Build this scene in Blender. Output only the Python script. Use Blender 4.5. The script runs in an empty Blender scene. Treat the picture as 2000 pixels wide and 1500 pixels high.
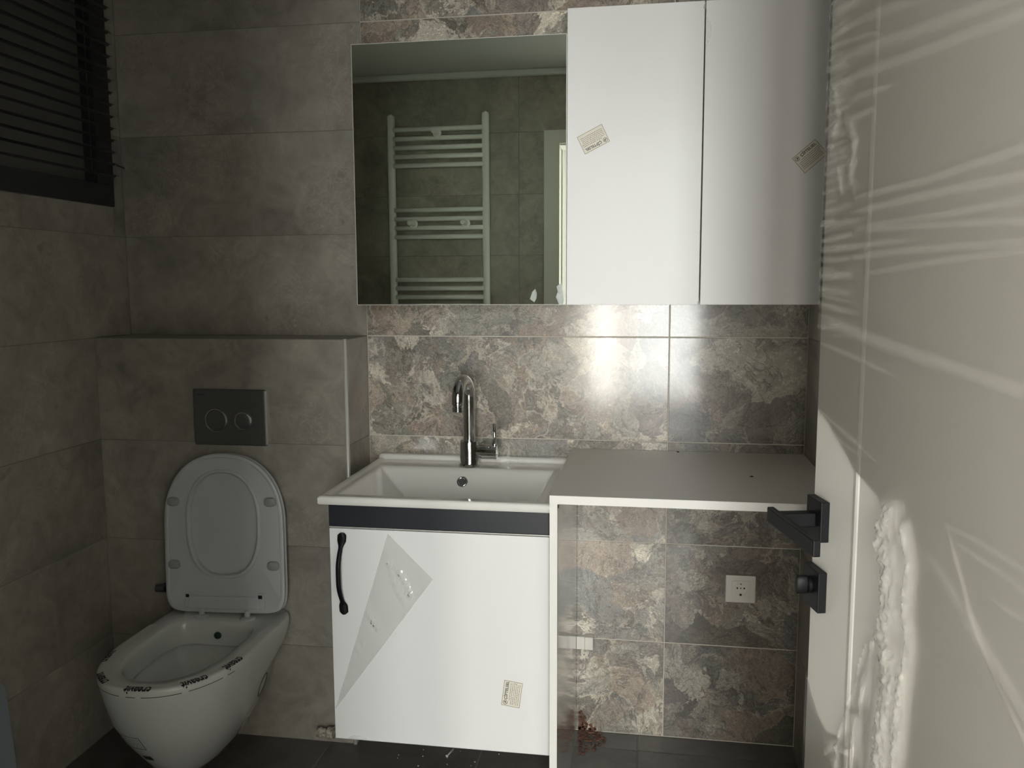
import bpy, bmesh, math, random
import numpy as np
from mathutils import Vector, Matrix
from mathutils.bvhtree import BVHTree
random.seed(7)
S = bpy.context.scene
COL = S.collection
# ------------------------------------------------------------------ camera
cam_d = bpy.data.cameras.new('camera'); cam = bpy.data.objects.new('camera', cam_d); COL.objects.link(cam); S.camera = cam
cam_d.sensor_width = 36.0; cam_d.lens = 1647.07/2000*36; cam_d.clip_start = .02
CY, CP, CR = .1584, -.1149, -.0042
F = Vector((-math.sin(CY)*math.cos(CP), math.cos(CY)*math.cos(CP), math.sin(CP)))
R = Vector((math.cos(CY), math.sin(CY), 0)); U = R.cross(F)
R, U = R*math.cos(CR)+U*math.sin(CR), U*math.cos(CR)-R*math.sin(CR)
M = Matrix((R, U, -F)).transposed().to_4x4(); M.translation = (.8248, -2.4216, 1.3361); cam.matrix_world = M
# ------------------------------------------------------------------ light
W = bpy.data.worlds.new('world'); S.world = W; W.use_nodes = True
W.node_tree.nodes['Background'].inputs[0].default_value = (.62, .72, .70, 1)
W.node_tree.nodes['Background'].inputs[1].default_value = .16
def area(name, loc, w, h, power, colr, rx=90, rz=0):
    l = bpy.data.lights.new(name, 'AREA'); l.shape = 'RECTANGLE'; l.size = w; l.size_y = h; l.energy = power; l.color = colr
    o = bpy.data.objects.new(name, l); COL.objects.link(o); o.location = loc; o.rotation_euler = (math.radians(rx), 0, math.radians(rz))
    return o
# daylight reaching the doorway through the openings at the far end of the hall behind the camera, plus an added side fill
area('narrow_window_light', (.45, -5.1, .95), .18, 1.25, 31, (1, .94, .85))
area('balcony_window_light', (1.12, -5.1, 1.45), .86, 2.15, 118, (.985, 1, .985))
area('hall_fill_light', (-1.22, -3.75, 1.35), 1.2, 1.9, 11.5, (1, .975, .92), 90, -50)  # added fill from the hall's left, lifts the door face and right cabinet
vs = S.view_settings; S.display_settings.display_device = 'sRGB'
vs.view_transform = 'Standard'; vs.look = 'None'; vs.gamma = 1; vs.use_curve_mapping = False; vs.exposure = 0.0

S.cycles.blur_glossy = 0.0; S.cycles.sample_clamp_indirect = 30.0   # light bounced off the mirror reaches the doorway wall unblurred
# ------------------------------------------------------------------ materials
def mat(name, base=(.8,.8,.8), rough=.5, metal=0, coat=0, spec=.5, **k):
    m = bpy.data.materials.new(name); m.use_nodes = True
    b = m.node_tree.nodes['Principled BSDF']
    b.inputs['Base Color'].default_value = (*base, 1); b.inputs['Roughness'].default_value = rough
    b.inputs['Metallic'].default_value = metal; b.inputs['Coat Weight'].default_value = coat
    b.inputs['Coat Roughness'].default_value = .08; b.inputs['Specular IOR Level'].default_value = spec
    return m
class NT:
    def __init__(s, m): s.t = m.node_tree; s.b = s.t.nodes['Principled BSDF']
    def n(s, typ, ins={}, **at):
        x = s.t.nodes.new(typ)
        for k, v in at.items(): setattr(x, k, v)
        for k, v in ins.items():
            if hasattr(v, 'is_output') or isinstance(v, bpy.types.NodeSocket): s.t.links.new(v, x.inputs[k])
            else: x.inputs[k].default_value = v
        return x
    def link(s, a, b): s.t.links.new(a, b)
    def math(s, op, a, b=0., c=0., clamp=False):
        x = s.n('ShaderNodeMath', {0: a, 1: b, 2: c}, operation=op, use_clamp=clamp); return x.outputs[0]
    def mix(s, f, a, b, typ='MIX'):
        x = s.n('ShaderNodeMix', {}, data_type='RGBA', blend_type=typ)
        for i, v in ((0, f), (6, a), (7, b)):
            if isinstance(v, bpy.types.NodeSocket): s.link(v, x.inputs[i])
            else: x.inputs[i].default_value = v if i == 0 or len(v) == 4 else (*v, 1)
        return x.outputs[2]
    def ramp(s, f, stops, interp='LINEAR'):
        x = s.n('ShaderNodeValToRGB', {0: f}); cr = x.color_ramp; cr.interpolation = interp
        while len(cr.elements) < len(stops): cr.elements.new(.5)
        for e, (p, c) in zip(cr.elements, stops): e.position = p; e.color = (*c, 1) if len(c) == 3 else c
        return x.outputs[0]
    def noise(s, v, scale, det=4, rough=.55, dist=0):
        return s.n('ShaderNodeTexNoise', {'Vector': v, 'Scale': scale, 'Detail': det, 'Roughness': rough, 'Distortion': dist})
    def pos(s, per_object=True):
        p = s.n('ShaderNodeNewGeometry').outputs['Position']
        if not per_object: return p
        r = s.n('ShaderNodeObjectInfo').outputs['Random']
        o = s.n('ShaderNodeVectorMath', {0: (37., 23., 51.), 3: r}, operation='SCALE')
        return s.n('ShaderNodeVectorMath', {0: p, 1: o.outputs[0]}, operation='ADD').outputs[0]
def gray_tile(name, tint=(1, 1, 1), dark=1.0, rough=.42):
    m = mat(name, rough=rough); t = NT(m); p = t.pos()
    a = t.noise(p, 2.3, 6, .6, .6).outputs[0]; b = t.noise(p, 9, 8, .65, 1.2).outputs[0]; c = t.noise(p, 34, 6, .6, .4).outputs[0]
    f = t.math('ADD', t.math('MULTIPLY', a, .5), t.math('ADD', t.math('MULTIPLY', b, .38), t.math('MULTIPLY', c, .12)))
    g = lambda v: tuple(v*x*dark for x in tint)
    base = t.ramp(f, [(.34, g(.15)), (.44, g(.235)), (.52, g(.295)), (.59, g(.345)), (.68, g(.46))])
    # plaster-like trowel marks and small dark pits
    st = t.noise(p, 13, 9, .7, 2.6).outputs[0]
    lines = t.math('SUBTRACT', 1., t.math('MULTIPLY', t.math('ABSOLUTE', t.math('SUBTRACT', st, .52)), 34.), clamp=True)
    msk = t.ramp(t.noise(p, 3.4, 3).outputs[0], [(.5, (0,0,0)), (.62, (1,1,1))])
    base = t.mix(t.math('MULTIPLY', t.math('MULTIPLY', lines, .30), msk), base, g(.56))
    pit = t.ramp(t.noise(p, 21, 3, .5, .3).outputs[0], [(.24, (1,1,1)), (.33, (0,0,0))])
    base = t.mix(t.math('MULTIPLY', pit, .45), base, g(.14))
    hue = t.noise(p, 1.7, 2).outputs[0]
    base = t.mix(t.ramp(hue, [(.35, (0,0,0)), (.65, (.35,.35,.35))]), base, t.mix(1., base, (1.05, .93, .90), 'MULTIPLY'))
    t.link(base, t.b.inputs['Base Color'])
    bm = t.n('ShaderNodeBump', {'Height': t.math('ADD', b, t.math('MULTIPLY', c, .6)), 'Strength': .12, 'Distance': .004})
    t.link(bm.outputs[0], t.b.inputs['Normal']); return m
def stone_collage(name, tone=1.0):
    m = mat(name, rough=.42, coat=1., spec=.55); m.node_tree.nodes['Principled BSDF'].inputs['Coat Roughness'].default_value = .13; t = NT(m); p = t.pos()
    d1 = t.noise(p, 7, 6, .6, .5).outputs['Color']
    dv = t.n('ShaderNodeVectorMath', {0: d1, 1: (.5, .5, .5)}, operation='SUBTRACT').outputs[0]
    dv = t.n('ShaderNodeVectorMath', {0: dv, 3: .22}, operation='SCALE').outputs[0]
    q = t.n('ShaderNodeVectorMath', {0: p, 1: dv}, operation='ADD').outputs[0]
    d2 = t.noise(p, 22, 8, .7, 2.4).outputs['Color']
    dv2 = t.n('ShaderNodeVectorMath', {0: d2, 1: (.5, .5, .5)}, operation='SUBTRACT').outputs[0]
    dv2 = t.n('ShaderNodeVectorMath', {0: dv2, 3: .10}, operation='SCALE').outputs[0]
    q2 = t.n('ShaderNodeVectorMath', {0: q, 1: dv2}, operation='ADD').outputs[0]
    pal = [(.0, (.135,.125,.10)), (.14, (.29,.28,.24)), (.27, (.27,.215,.175)), (.38, (.42,.395,.335)), (.50, (.19,.19,.185)),
           (.60, (.31,.255,.21)), (.70, (.24,.24,.205)), (.80, (.52,.49,.42)), (.90, (.19,.165,.15)), (1., (.34,.325,.28))]
    v1 = t.n('ShaderNodeTexVoronoi', {'Vector': q, 'Scale': 8.5, 'Randomness': 1.})
    s1 = t.n('ShaderNodeSeparateColor', {0: v1.outputs['Color']})
    c1 = t.ramp(s1.outputs[0], pal, 'CONSTANT')
    v2 = t.n('ShaderNodeTexVoronoi', {'Vector': q2, 'Scale': 22, 'Randomness': 1.})
    s2 = t.n('ShaderNodeSeparateColor', {0: v2.outputs['Color']})
    c2 = t.ramp(s2.outputs[1], pal, 'CONSTANT')
    use2 = t.ramp(s1.outputs[1], [(.42, (0,0,0)), (.48, (1,1,1))])
    base = t.mix(t.math('MULTIPLY', use2, .75), c1, c2)
    # flowing fibre lines, direction set per stone
    ang = t.n('ShaderNodeVectorRotate', {'Vector': q2, 'Axis': (0, 1, 0), 'Angle': t.math('MULTIPLY', s1.outputs[2], 6.28)})
    stv = t.n('ShaderNodeVectorMath', {0: ang.outputs[0], 1: (1, 1, 5.5)}, operation='MULTIPLY').outputs[0]
    fib0 = t.noise(stv, 21, 9, .75, 2.2).outputs[0]; fib1 = t.noise(q2, 75, 8, .75, 1.8).outputs[0]
    fib = t.math('ADD', t.math('MULTIPLY', fib0, .55), t.math('MULTIPLY', fib1, .45))
    base = t.mix(1., base, t.ramp(fib, [(.37, (.14,.13,.11)), (.46, (.60,.59,.56)), (.52, (1.02,1.0,.96)), (.60, (2.5,2.4,2.2))]), 'MULTIPLY')
    big = t.noise(p, 3.2, 3, .5).outputs[0]
    base = t.mix(1., base, t.ramp(big, [(.3, (.72,.72,.72)), (.7, (1.3,1.3,1.3))]), 'MULTIPLY')
    e1 = t.n('ShaderNodeTexVoronoi', {'Vector': q, 'Scale': 8.5}, feature='DISTANCE_TO_EDGE').outputs[0]
    vein = t.ramp(e1, [(.0, (1,1,1)), (.035, (0,0,0))])
    on = t.ramp(t.noise(p, 6, 2).outputs[0], [(.47, (0,0,0)), (.55, (1,1,1))])
    base = t.mix(t.math('MULTIPLY', t.math('MULTIPLY', vein, on), .75), base, (.60, .53, .43))
    sw = t.noise(q2, 15, 5, .6, 3.2).outputs[0]
    sl = t.math('SUBTRACT', 1., t.math('MULTIPLY', t.math('ABSOLUTE', t.math('SUBTRACT', sw, .5)), 42.), clamp=True)
    on2 = t.ramp(t.noise(p, 8.5, 2).outputs[0], [(.42, (0,0,0)), (.5, (1,1,1))])
    base = t.mix(t.math('MULTIPLY', t.math('MULTIPLY', sl, on2), .6), base, (.66, .58, .47))
    dk = t.ramp(t.n('ShaderNodeTexVoronoi', {'Vector': q2, 'Scale': 22}, feature='DISTANCE_TO_EDGE').outputs[0], [(.0, (1,1,1)), (.05, (0,0,0))])
    base = t.mix(t.math('MULTIPLY', t.math('MULTIPLY', dk, use2), .7), base, (.06, .05, .04))
    ck = t.noise(p, 5.2, 6, .62, 2.0).outputs[0]
    cl = t.math('SUBTRACT', 1., t.math('MULTIPLY', t.math('ABSOLUTE', t.math('SUBTRACT', ck, .47)), 70.), clamp=True)
    base = t.mix(t.math('MULTIPLY', cl, .7), base, (.055, .048, .04))
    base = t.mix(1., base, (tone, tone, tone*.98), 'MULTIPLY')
    t.link(base, t.b.inputs['Base Color'])
    hh = t.math('ADD', fib, t.math('MULTIPLY', t.noise(p, 150, 3, .6, .5).outputs[0], .5))
    bm = t.n('ShaderNodeBump', {'Height': hh, 'Strength': .22, 'Distance': .0025})
    t.link(bm.outputs[0], t.b.inputs['Normal'])
    return m
MG = gray_tile('concrete_look_tile', (1.02, .96, .82))
MF = gray_tile('floor_tile_material', (1.0, .96, .88), .36, .35)
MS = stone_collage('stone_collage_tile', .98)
MS2 = stone_collage('dark_shaded_collage_tile', .60)  # right column: darker print tone with the open door's shade put into it
M_grout_light = mat('light_grout', (.52, .49, .42), .9)
M_grout_gray = mat('gray_grout', (.20, .19, .165), .9)
M_white = mat('white_gloss_board', (.80, .80, .785), .38, coat=.0)
t = NT(M_white); t.link(t.n('ShaderNodeBump', {'Height': t.noise(t.pos(), 5, 3).outputs[0], 'Strength': .05, 'Distance': .01}).outputs[0], t.b.inputs['Normal'])
M_lam = mat('white_laminate', (.78, .76, .71), .12, coat=.5)
M_top = mat('worktop_laminate', (.70, .675, .62), .42)
M_edge = mat('white_edge_band', (.80, .785, .74), .4)
M_anth = mat('anthracite_board', (.018, .021, .026), .38)
M_black = mat('black_metal', (.006, .006, .007), .45, spec=.2)
M_ceram = mat('white_ceramic', (.76, .75, .70), .10, coat=.6)
M_ceram_t = mat('toilet_ceramic', (.62, .625, .60), .14, coat=.4)
M_plast = mat('white_plastic', (.50, .52, .52), .35)
M_plast_g = mat('grey_rubber', (.30, .31, .29), .6)
M_chrome = mat('chrome', (.62, .63, .64), .045, 1)
M_steel = mat('matt_grey_metal', (.16, .165, .165), .32, .75)
M_steel_b = mat('bright_ring_metal', (.6, .6, .58), .22, 1)
M_alu = mat('aluminium_trim', (.74, .73, .68), .30, .35)
M_mirror = mat('mirror_silver', (.80, .86, .76), .006, 1)
M_frame = mat('anthracite_frame', (.020, .021, .023), .42)
M_slat = mat('blind_slat', (.034, .034, .032), .36)
M_pane = mat('dark_window_glass', (.10, .10, .09), .3)
M_door = mat('door_paint', (.84, .815, .75), .42)
M_casing = mat('casing_paint', (.66, .65, .60), .75, spec=.2)
M_radi = mat('radiator_white', (.76, .76, .74), .35)
M_ceil = mat('ceiling_paint', (.62, .63, .62), .85)
M_hall = mat('hall_paint', (.66, .655, .63), .85)
M_dark = mat('hole_black', (.004, .004, .004), .8)
M_green = mat('green_plastic', (.004, .035, .025), .3)
M_socket = mat('cream_socket_plastic', (.56, .54, .48), .4)
M_ink = mat('black_ink', (.012, .012, .014), .6)
M_inkg = mat('dark_green_ink', (.018, .04, .03), .6)
M_inkp = mat('pale_ink', (.20, .18, .14), .7)
M_stick = mat('sticker_paper', (.76, .72, .62), .45)
M_tape = mat('clear_tape', (.66, .65, .61), .25, coat=.3)
M_rust = mat('orange_brown_residue', (.12, .045, .025), .85)
t = NT(M_rust); t.link(t.ramp(t.noise(t.pos(), 60, 5).outputs[0], [(.35, (.05,.03,.02)), (.6, (.14,.064,.040))]), t.b.inputs['Base Color'])
M_lump = mat('dusty_fitting', (.42, .37, .29), .8)
t = NT(M_lump); t.link(t.ramp(t.noise(t.pos(), 90, 5).outputs[0], [(.35, (.18,.15,.12)), (.6, (.50,.45,.36))]), t.b.inputs['Base Color'])
M_bluegrey = mat('pale_blue_grey_board', (.30, .35, .38), .5)
def film_mat(name, clear, tint, gloss_r=.12, attr=None, ior=1.5):
    m = bpy.data.materials.new(name); m.use_nodes = True; nt = m.node_tree; nt.nodes.clear(); n = nt.nodes.new; L = nt.links.new
    o = n('ShaderNodeOutputMaterial'); tr = n('ShaderNodeBsdfTransparent'); df = n('ShaderNodeBsdfDiffuse'); df.inputs[0].default_value = (*tint, 1)
    tl = n('ShaderNodeBsdfTranslucent'); tl.inputs[0].default_value = (*tint, 1)
    gl = n('ShaderNodeBsdfGlossy'); gl.inputs['Roughness'].default_value = gloss_r; gl.inputs[0].default_value = (1, 1, 1, 1)
    md = n('ShaderNodeMixShader'); md.inputs[0].default_value = .3; L(df.outputs[0], md.inputs[1]); L(tl.outputs[0], md.inputs[2])
    m1 = n('ShaderNodeMixShader'); L(tr.outputs[0], m1.inputs[1]); L(md.outputs[0], m1.inputs[2]); m1.inputs[0].default_value = 1-clear
    if attr:
        a = n('ShaderNodeAttribute'); a.attribute_name = attr
        mm = n('ShaderNodeMath'); mm.operation = 'MULTIPLY_ADD'; L(a.outputs['Fac'], mm.inputs[0]); mm.inputs[1].default_value = .62; mm.inputs[2].default_value = 1-clear
        mm.use_clamp = True; L(mm.outputs[0], m1.inputs[0])
    fr = n('ShaderNodeFresnel'); fr.inputs[0].default_value = ior
    m2 = n('ShaderNodeMixShader'); L(fr.outputs[0], m2.inputs[0]); L(m1.outputs[0], m2.inputs[1]); L(gl.outputs[0], m2.inputs[2])
    L(m2.outputs[0], o.inputs[0]); return m
M_film = film_mat('stretch_film', .97, (.86, .84, .78), .14, 'fold', 1.12)
M_film2 = film_mat('peeling_film', .62, (.72, .725, .69), .07)

# ------------------------------------------------------------------ builders
def tag(o, label=None, cat=None, group=None, kind=None):
    if label: o['label'] = label
    if cat: o['category'] = cat
    if group: o['group'] = group
    if kind: o['kind'] = kind
    return o
def empty(name, loc=(0,0,0), label=None, cat=None, rz=0, group=None, kind=None):
    o = bpy.data.objects.new(name, None); COL.objects.link(o); o.location = loc; o.rotation_euler = (0, 0, rz); o.empty_display_size = .05
    return tag(o, label, cat, group, kind)
def mesh_obj(name, V, Fc, m, parent=None, smooth=False, bevel=0, seg=2, loc=None, subs=0, auto=None):
    me = bpy.data.meshes.new(name); me.from_pydata([tuple(v) for v in V], [], [tuple(f) for f in Fc]); me.update()
    return link_mesh(name, me, m, parent, smooth, bevel, seg, loc, subs)
def link_mesh(name, me, m, parent=None, smooth=False, bevel=0, seg=2, loc=None, subs=0):
    for x in (m if isinstance(m, (list, tuple)) else [m]):
        if len(me.materials) < (len(m) if isinstance(m, (list, tuple)) else 1): me.materials.append(x)
    if smooth: me.polygons.foreach_set('use_smooth', [True]*len(me.polygons))
    o = bpy.data.objects.new(name, me); COL.objects.link(o)
    if parent: o.parent = parent
    if loc: o.location = loc
    if bevel:
        b = o.modifiers.new('bevel', 'BEVEL'); b.width = bevel; b.segments = seg; b.limit_method = 'ANGLE'; b.angle_limit = math.radians(40); b.harden_normals = False
    if subs:
        s = o.modifiers.new('subd', 'SUBSURF'); s.levels = s.render_levels = subs
    return o
class MB:
    def __init__(s): s.v = []; s.f = []; s.mi = []
    def add(s, V, Fc, mi=0):
        k = len(s.v); s.v += [tuple(v) for v in V]; s.f += [tuple(i+k for i in f) for f in Fc]; s.mi += [mi]*len(Fc); return s
    def box(s, x0, x1, y0, y1, z0, z1, mi=0):
        V = [(x,y,z) for x in (x0,x1) for y in (y0,y1) for z in (z0,z1)]
        return s.add(V, [(0,1,3,2),(4,6,7,5),(0,4,5,1),(2,3,7,6),(0,2,6,4),(1,5,7,3)], mi)
    def tube(s, pts, r, n=16, cap=True, mi=0):
        pts = [Vector(p) for p in pts]; rr = r if isinstance(r, (list, tuple)) else [r]*len(pts)
        t0 = (pts[1]-pts[0]).normalized(); a = Vector((0,0,1)) if abs(t0.z) < .9 else Vector((1,0,0))
        nrm = t0.cross(a).normalized(); rings = []
        for i, p in enumerate(pts):
            t = (pts[min(i+1, len(pts)-1)]-pts[max(i-1, 0)]).normalized()
            nrm = (nrm-t*nrm.dot(t)).normalized(); bn = t.cross(nrm)
            rings.append([p+(nrm*math.cos(2*math.pi*k/n)+bn*math.sin(2*math.pi*k/n))*rr[i] for k in range(n)])
        return s.rings(rings, cap, cap, mi)
    def rings(s, rings, cap0=False, cap1=False, mi=0, closed=True):
        n = len(rings[0]); V = [v for r in rings for v in r]; Fc = []
        for i in range(len(rings)-1):
            for k in range(n if closed else n-1):
                a, b = i*n+k, i*n+(k+1) % n; Fc.append((a, b, b+n, a+n))
        if cap0: Fc.append(tuple(range(n))[::-1])
        if cap1: Fc.append(tuple((len(rings)-1)*n+k for k in range(n)))
        return s.add(V, Fc, mi)
    def lathe(s, prof, c, ax='z', n=32, mi=0, cap0=True, cap1=True):
        rs = []
        for r, h in prof:
            ring = []
            for k in range(n):
                a = 2*math.pi*k/n; x, y = r*math.cos(a), r*math.sin(a)
                ring.append({'z': (c[0]+x, c[1]+y, c[2]+h), 'y': (c[0]+x, c[1]-h, c[2]+y), 'x': (c[0]+h, c[1]+x, c[2]+y)}[ax])
            rs.append(ring)
        return s.rings(rs, cap0, cap1, mi)
    def build(s, name, m, parent=None, smooth=False, bevel=0, seg=2, loc=None, subs=0):
        me = bpy.data.meshes.new(name); me.from_pydata(s.v, [], s.f)
        ms = m if isinstance(m, (list, tuple)) else [m]
        for x in ms: me.materials.append(x)
        me.polygons.foreach_set('material_index', s.mi)
        bm = bmesh.new(); bm.from_mesh(me); bmesh.ops.recalc_face_normals(bm, faces=bm.faces); bm.to_mesh(me); bm.free()
        me.update(); return link_mesh(name, me, ms, parent, smooth, bevel, seg, loc, subs)
def smooth_angle(o, deg=35):
    me = o.data; me.polygons.foreach_set('use_smooth', [True]*len(me.polygons))
    bm = bmesh.new(); bm.from_mesh(me)
    for e in bm.edges:
        if len(e.link_faces) == 2 and e.calc_face_angle(0) > math.radians(deg): e.smooth = False
    bm.to_mesh(me); bm.free(); return o
def box(name, b, m, parent=None, bevel=.001, **k): return MB().box(*b).build(name, m, parent, bevel=bevel, **k)
def text_mesh(body, size, depth=0.0, fat=0.0):
    cu = bpy.data.curves.new('lettering', 'FONT'); cu.body = body; cu.size = size; cu.extrude = depth; cu.offset = fat; cu.resolution_u = 3
    cu.align_x = 'CENTER'; cu.align_y = 'CENTER'
    o = bpy.data.objects.new('lettering', cu); me = bpy.data.meshes.new_from_object(o); bpy.data.objects.remove(o); return me

# ------------------------------------------------------------------ shell: walls with their tiles
ZR = [0, .292, .592, .892, 1.192, 1.492, 1.792, 2.092, 2.385]
TCACHE = {}
def tile_piece(w, h, m, parent, mtx, th=.007):
    key = (round(w, 4), round(h, 4), m.name)
    if key not in TCACHE:
        c = .0008; V = []
        for z, i in ((0, 0), (th-c, 0), (th, c)):
            V += [(i, i, z), (w-i, i, z), (w-i, h-i, z), (i, h-i, z)]
        Fc = [(8, 9, 10, 11)]+[(a+k, a+(k+1) % 4, a+4+(k+1) % 4, a+4+k) for a in (0, 4) for k in range(4)]
        me = bpy.data.meshes.new('tile'); me.from_pydata(V, [], Fc); me.materials.append(m); me.update(); TCACHE[key] = me
    o = bpy.data.objects.new('tile', TCACHE[key]); COL.objects.link(o); o.parent = parent; o.matrix_local = mtx; return o
def tile_field(parent, org, ud, vd, us, vs_, m, gap=.002, holes=(), sink=.0012, th=.007):
    """tiles between consecutive cuts us x vs_; front face sits on the plane through org"""
    ud, vd = Vector(ud), Vector(vd); nd = ud.cross(vd)
    for a, b in zip(us, us[1:]):
        for c, d in zip(vs_, vs_[1:]):
            rects = [(a, b, c, d)]
            for h in holes:
                nr = []
                for r in rects:
                    x0, x1, y0, y1 = max(r[0], h[0]), min(r[1], h[1]), max(r[2], h[2]), min(r[3], h[3])
                    if x0 >= x1 or y0 >= y1: nr.append(r); continue
                    if r[0] < x0: nr.append((r[0], x0, r[2], r[3]))
                    if x1 < r[1]: nr.append((x1, r[1], r[2], r[3]))
                    if r[2] < y0: nr.append((x0, x1, r[2], y0))
                    if y1 < r[3]: nr.append((x0, x1, y1, r[3]))
                rects = nr
            for x0, x1, y0, y1 in rects:
                if x1-x0 < .012 or y1-y0 < .012: continue
                g = gap/2; o = Vector(org)+ud*(x0+g)+vd*(y0+g)-nd*th
                mt = Matrix((ud, vd, nd)).transposed().to_4x4(); mt.translation = o
                tile_piece(x1-x0-gap, y1-y0-gap, m, parent, mt, th)
def wall(name, boxes, mats, label):
    b = MB()
    for i, bx in boxes: b.box(*bx, mi=i)
    return tag(b.build(name, mats), label, 'wall', kind='structure')
XL, XRT, YB, ZC = -.77, 1.265, -2.10, 2.385
wb = wall('wall_back', [(0, (XL-.1, 0, .0012, .12, -.05, ZC)), (1, (0, XRT+.1, .0012, .12, -.05, ZC))], [M_grout_gray, M_grout_light], 'tiled back wall behind the vanity, grey tiles left and stone-patterned tiles right')
tile_field(wb, (0, 0, 0), (1,0,0), (0,0,1), [0, .889], ZR, MS, .003)
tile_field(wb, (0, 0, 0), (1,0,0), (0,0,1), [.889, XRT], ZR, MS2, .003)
tile_field(wb, (0, 0, 0), (1,0,0), (0,0,1), [XL, 0], ZR, MG, .0018)
WY0, WY1, WZ0, WZ1 = -.80, -.052, 1.580, 2.25
wl = wall('wall_left', [(0, (XL-.14, XL-.0012, -2.3, WY0, -.05, ZC)), (0, (XL-.14, XL-.0012, WY1, .0, -.05, ZC)), (0, (XL-.14, XL-.0012, WY0, WY1, -.05, WZ0)), (0, (XL-.14, XL-.0012, WY0, WY1, WZ1, ZC))], [M_grout_gray], 'grey tiled left wall holding the window with the dark blind')
tile_field(wl, (XL, 0, 0), (0,1,0), (0,0,1), [-2.10, -1.8, -.9, 0], ZR, MG, .0018, holes=[(WY0, WY1, WZ0, WZ1)])
wr = wall('wall_right', [(0, (XRT+.0012, XRT+.12, -2.3, .0, -.05, ZC))], [M_grout_gray], 'grey tiled right wall mostly hidden behind the open door')
tile_field(wr, (XRT, 0, 0), (0,-1,0), (0,0,1), [0, .6, 1.5, 2.10], ZR, MG, .0018)
DX0, DX1, DZ = .365, 1.222, 2.045
we = wall('wall_front', [(0, (XL, DX0, YB-.13, YB-.0012, -.05, ZC)), (0, (DX1, XRT, YB-.13, YB-.0012, -.05, ZC)), (0, (DX0, DX1, YB-.13, YB-.0012, DZ, ZC))], [M_grout_gray], 'grey tiled wall with the doorway, seen only in the mirror')
tile_field(we, (0, YB, 0), (-1,0,0), (0,0,1), [-XRT, -.19, .71, -XL], ZR, MG, .0018, holes=[(-DX1, -DX0, 0, DZ)])
# boxed-in cistern ledge behind the toilet
LY, LZ = -.1775, 1.192
wk = wall('wall_ledge', [(0, (XL, -.0012, LY+.0012, -.0002, 0, LZ-.0012))], [M_grout_gray], 'grey tiled boxed ledge holding the flush plate behind the toilet')
tile_field(wk, (0, LY, 0), (1,0,0), (0,0,1), [XL, -.009], ZR[:5], MG, .0018)
tile_field(wk, (0, 0, 0), (0,1,0), (0,0,1), [LY+.006, -.0005], ZR[:5], MG, .0018)
tile_field(wk, (0, LY, LZ), (1,0,0), (0,1,0), [XL, -.0005], [.0005, -LY-.0005], MG, .0018)
tr = MB(); tr.tube([(-.0045, LY-.0005, .0), (-.0045, LY-.0005, LZ+.0012)], .0052, 12)
tag(tr.build('trim_1', M_alu, smooth=True), 'pale metal corner strip on the edge of the cistern ledge', 'trim', kind='structure')
# floor
fl = MB(); fl.box(XL-.14, XRT+.14, -2.25, .12, -.12, -.0015)
fl = tag(fl.build('floor', [M_grout_gray]), 'dark grey tiled bathroom floor', 'floor', kind='structure')
tile_field(fl, (0, 0, 0), (1,0,0), (0,1,0), [XL, -.525, -.08, .37, .815, 1.26], [-2.10, -1.89, -1.44, -.99, -.54, -.09, -.0005], MF, .003)
tile_field(fl, (0, 0, 0), (1,0,0), (0,1,0), [DX0, DX1], [-2.24, -2.10], MF, .003)
tag(MB().box(XL-.14, XRT+.14, -2.25, .12, ZC, ZC+.1).build('ceiling', M_ceil), 'plain white ceiling seen in the mirror', 'ceiling', kind='structure')
tag(MB().box(XL, DX1+.04, YB, YB+.035, ZC-.03, ZC).build('trim_2', M_ceil, bevel=.008), 'narrow ceiling moulding above the doorway wall', 'trim', kind='structure')
# hall beyond the doorway (where the daylight comes from)
hall = MB(); hall.box(-1.3, 2.3, -5.3, -2.25, -.12, 0); hall.box(-1.4, -1.3, -5.3, -2.24, 0, 2.6); hall.box(2.3, 2.4, -5.3, -2.24, 0, 2.6)
hall.box(-1.4, 2.4, -5.3, -2.24, 2.6, 2.7); hall.box(-1.4, 2.4, -5.4, -5.3, 0, 2.6)
hall.box(-1.4, XL-.14, -2.26, -2.235, 0, 2.6); hall.box(XRT+.12, 2.4, -2.26, -2.235, 0, 2.6); hall.box(XL-.14, XRT+.12, -2.26, -2.235, ZC, 2.6)
hall.box(XL-.14, DX0-.02, -2.24, -2.232, 0, ZC); hall.box(DX1+.02, XRT+.12, -2.24, -2.232, 0, ZC)
tag(hall.build('wall_hall', M_hall), 'plain painted hall outside the bathroom doorway', 'wall', kind='structure')
# door casing
cs = MB()
for y0, y1 in ((YB, YB+.022), (-2.265, -2.243)):
    cs.box(DX0-.048, DX0+.028, y0, y1, 0, DZ+.048); cs.box(DX1-.004, min(DX1+.043, XRT), y0, y1, 0, DZ+.048); cs.box(DX0+.028, DX1-.004, y0, y1, DZ-.015, DZ+.048)
cs.box(DX0, DX0+.022, -2.243, YB, 0, DZ); cs.box(DX1-.002, DX1+.0, -2.243, YB, 0, DZ); cs.box(DX0+.022, DX1-.002, -2.243, YB, DZ-.022, DZ)
tag(cs.build('trim_3', M_casing, bevel=.003), 'pale door casing around the doorway, seen in the mirror', 'trim', kind='structure')

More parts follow.
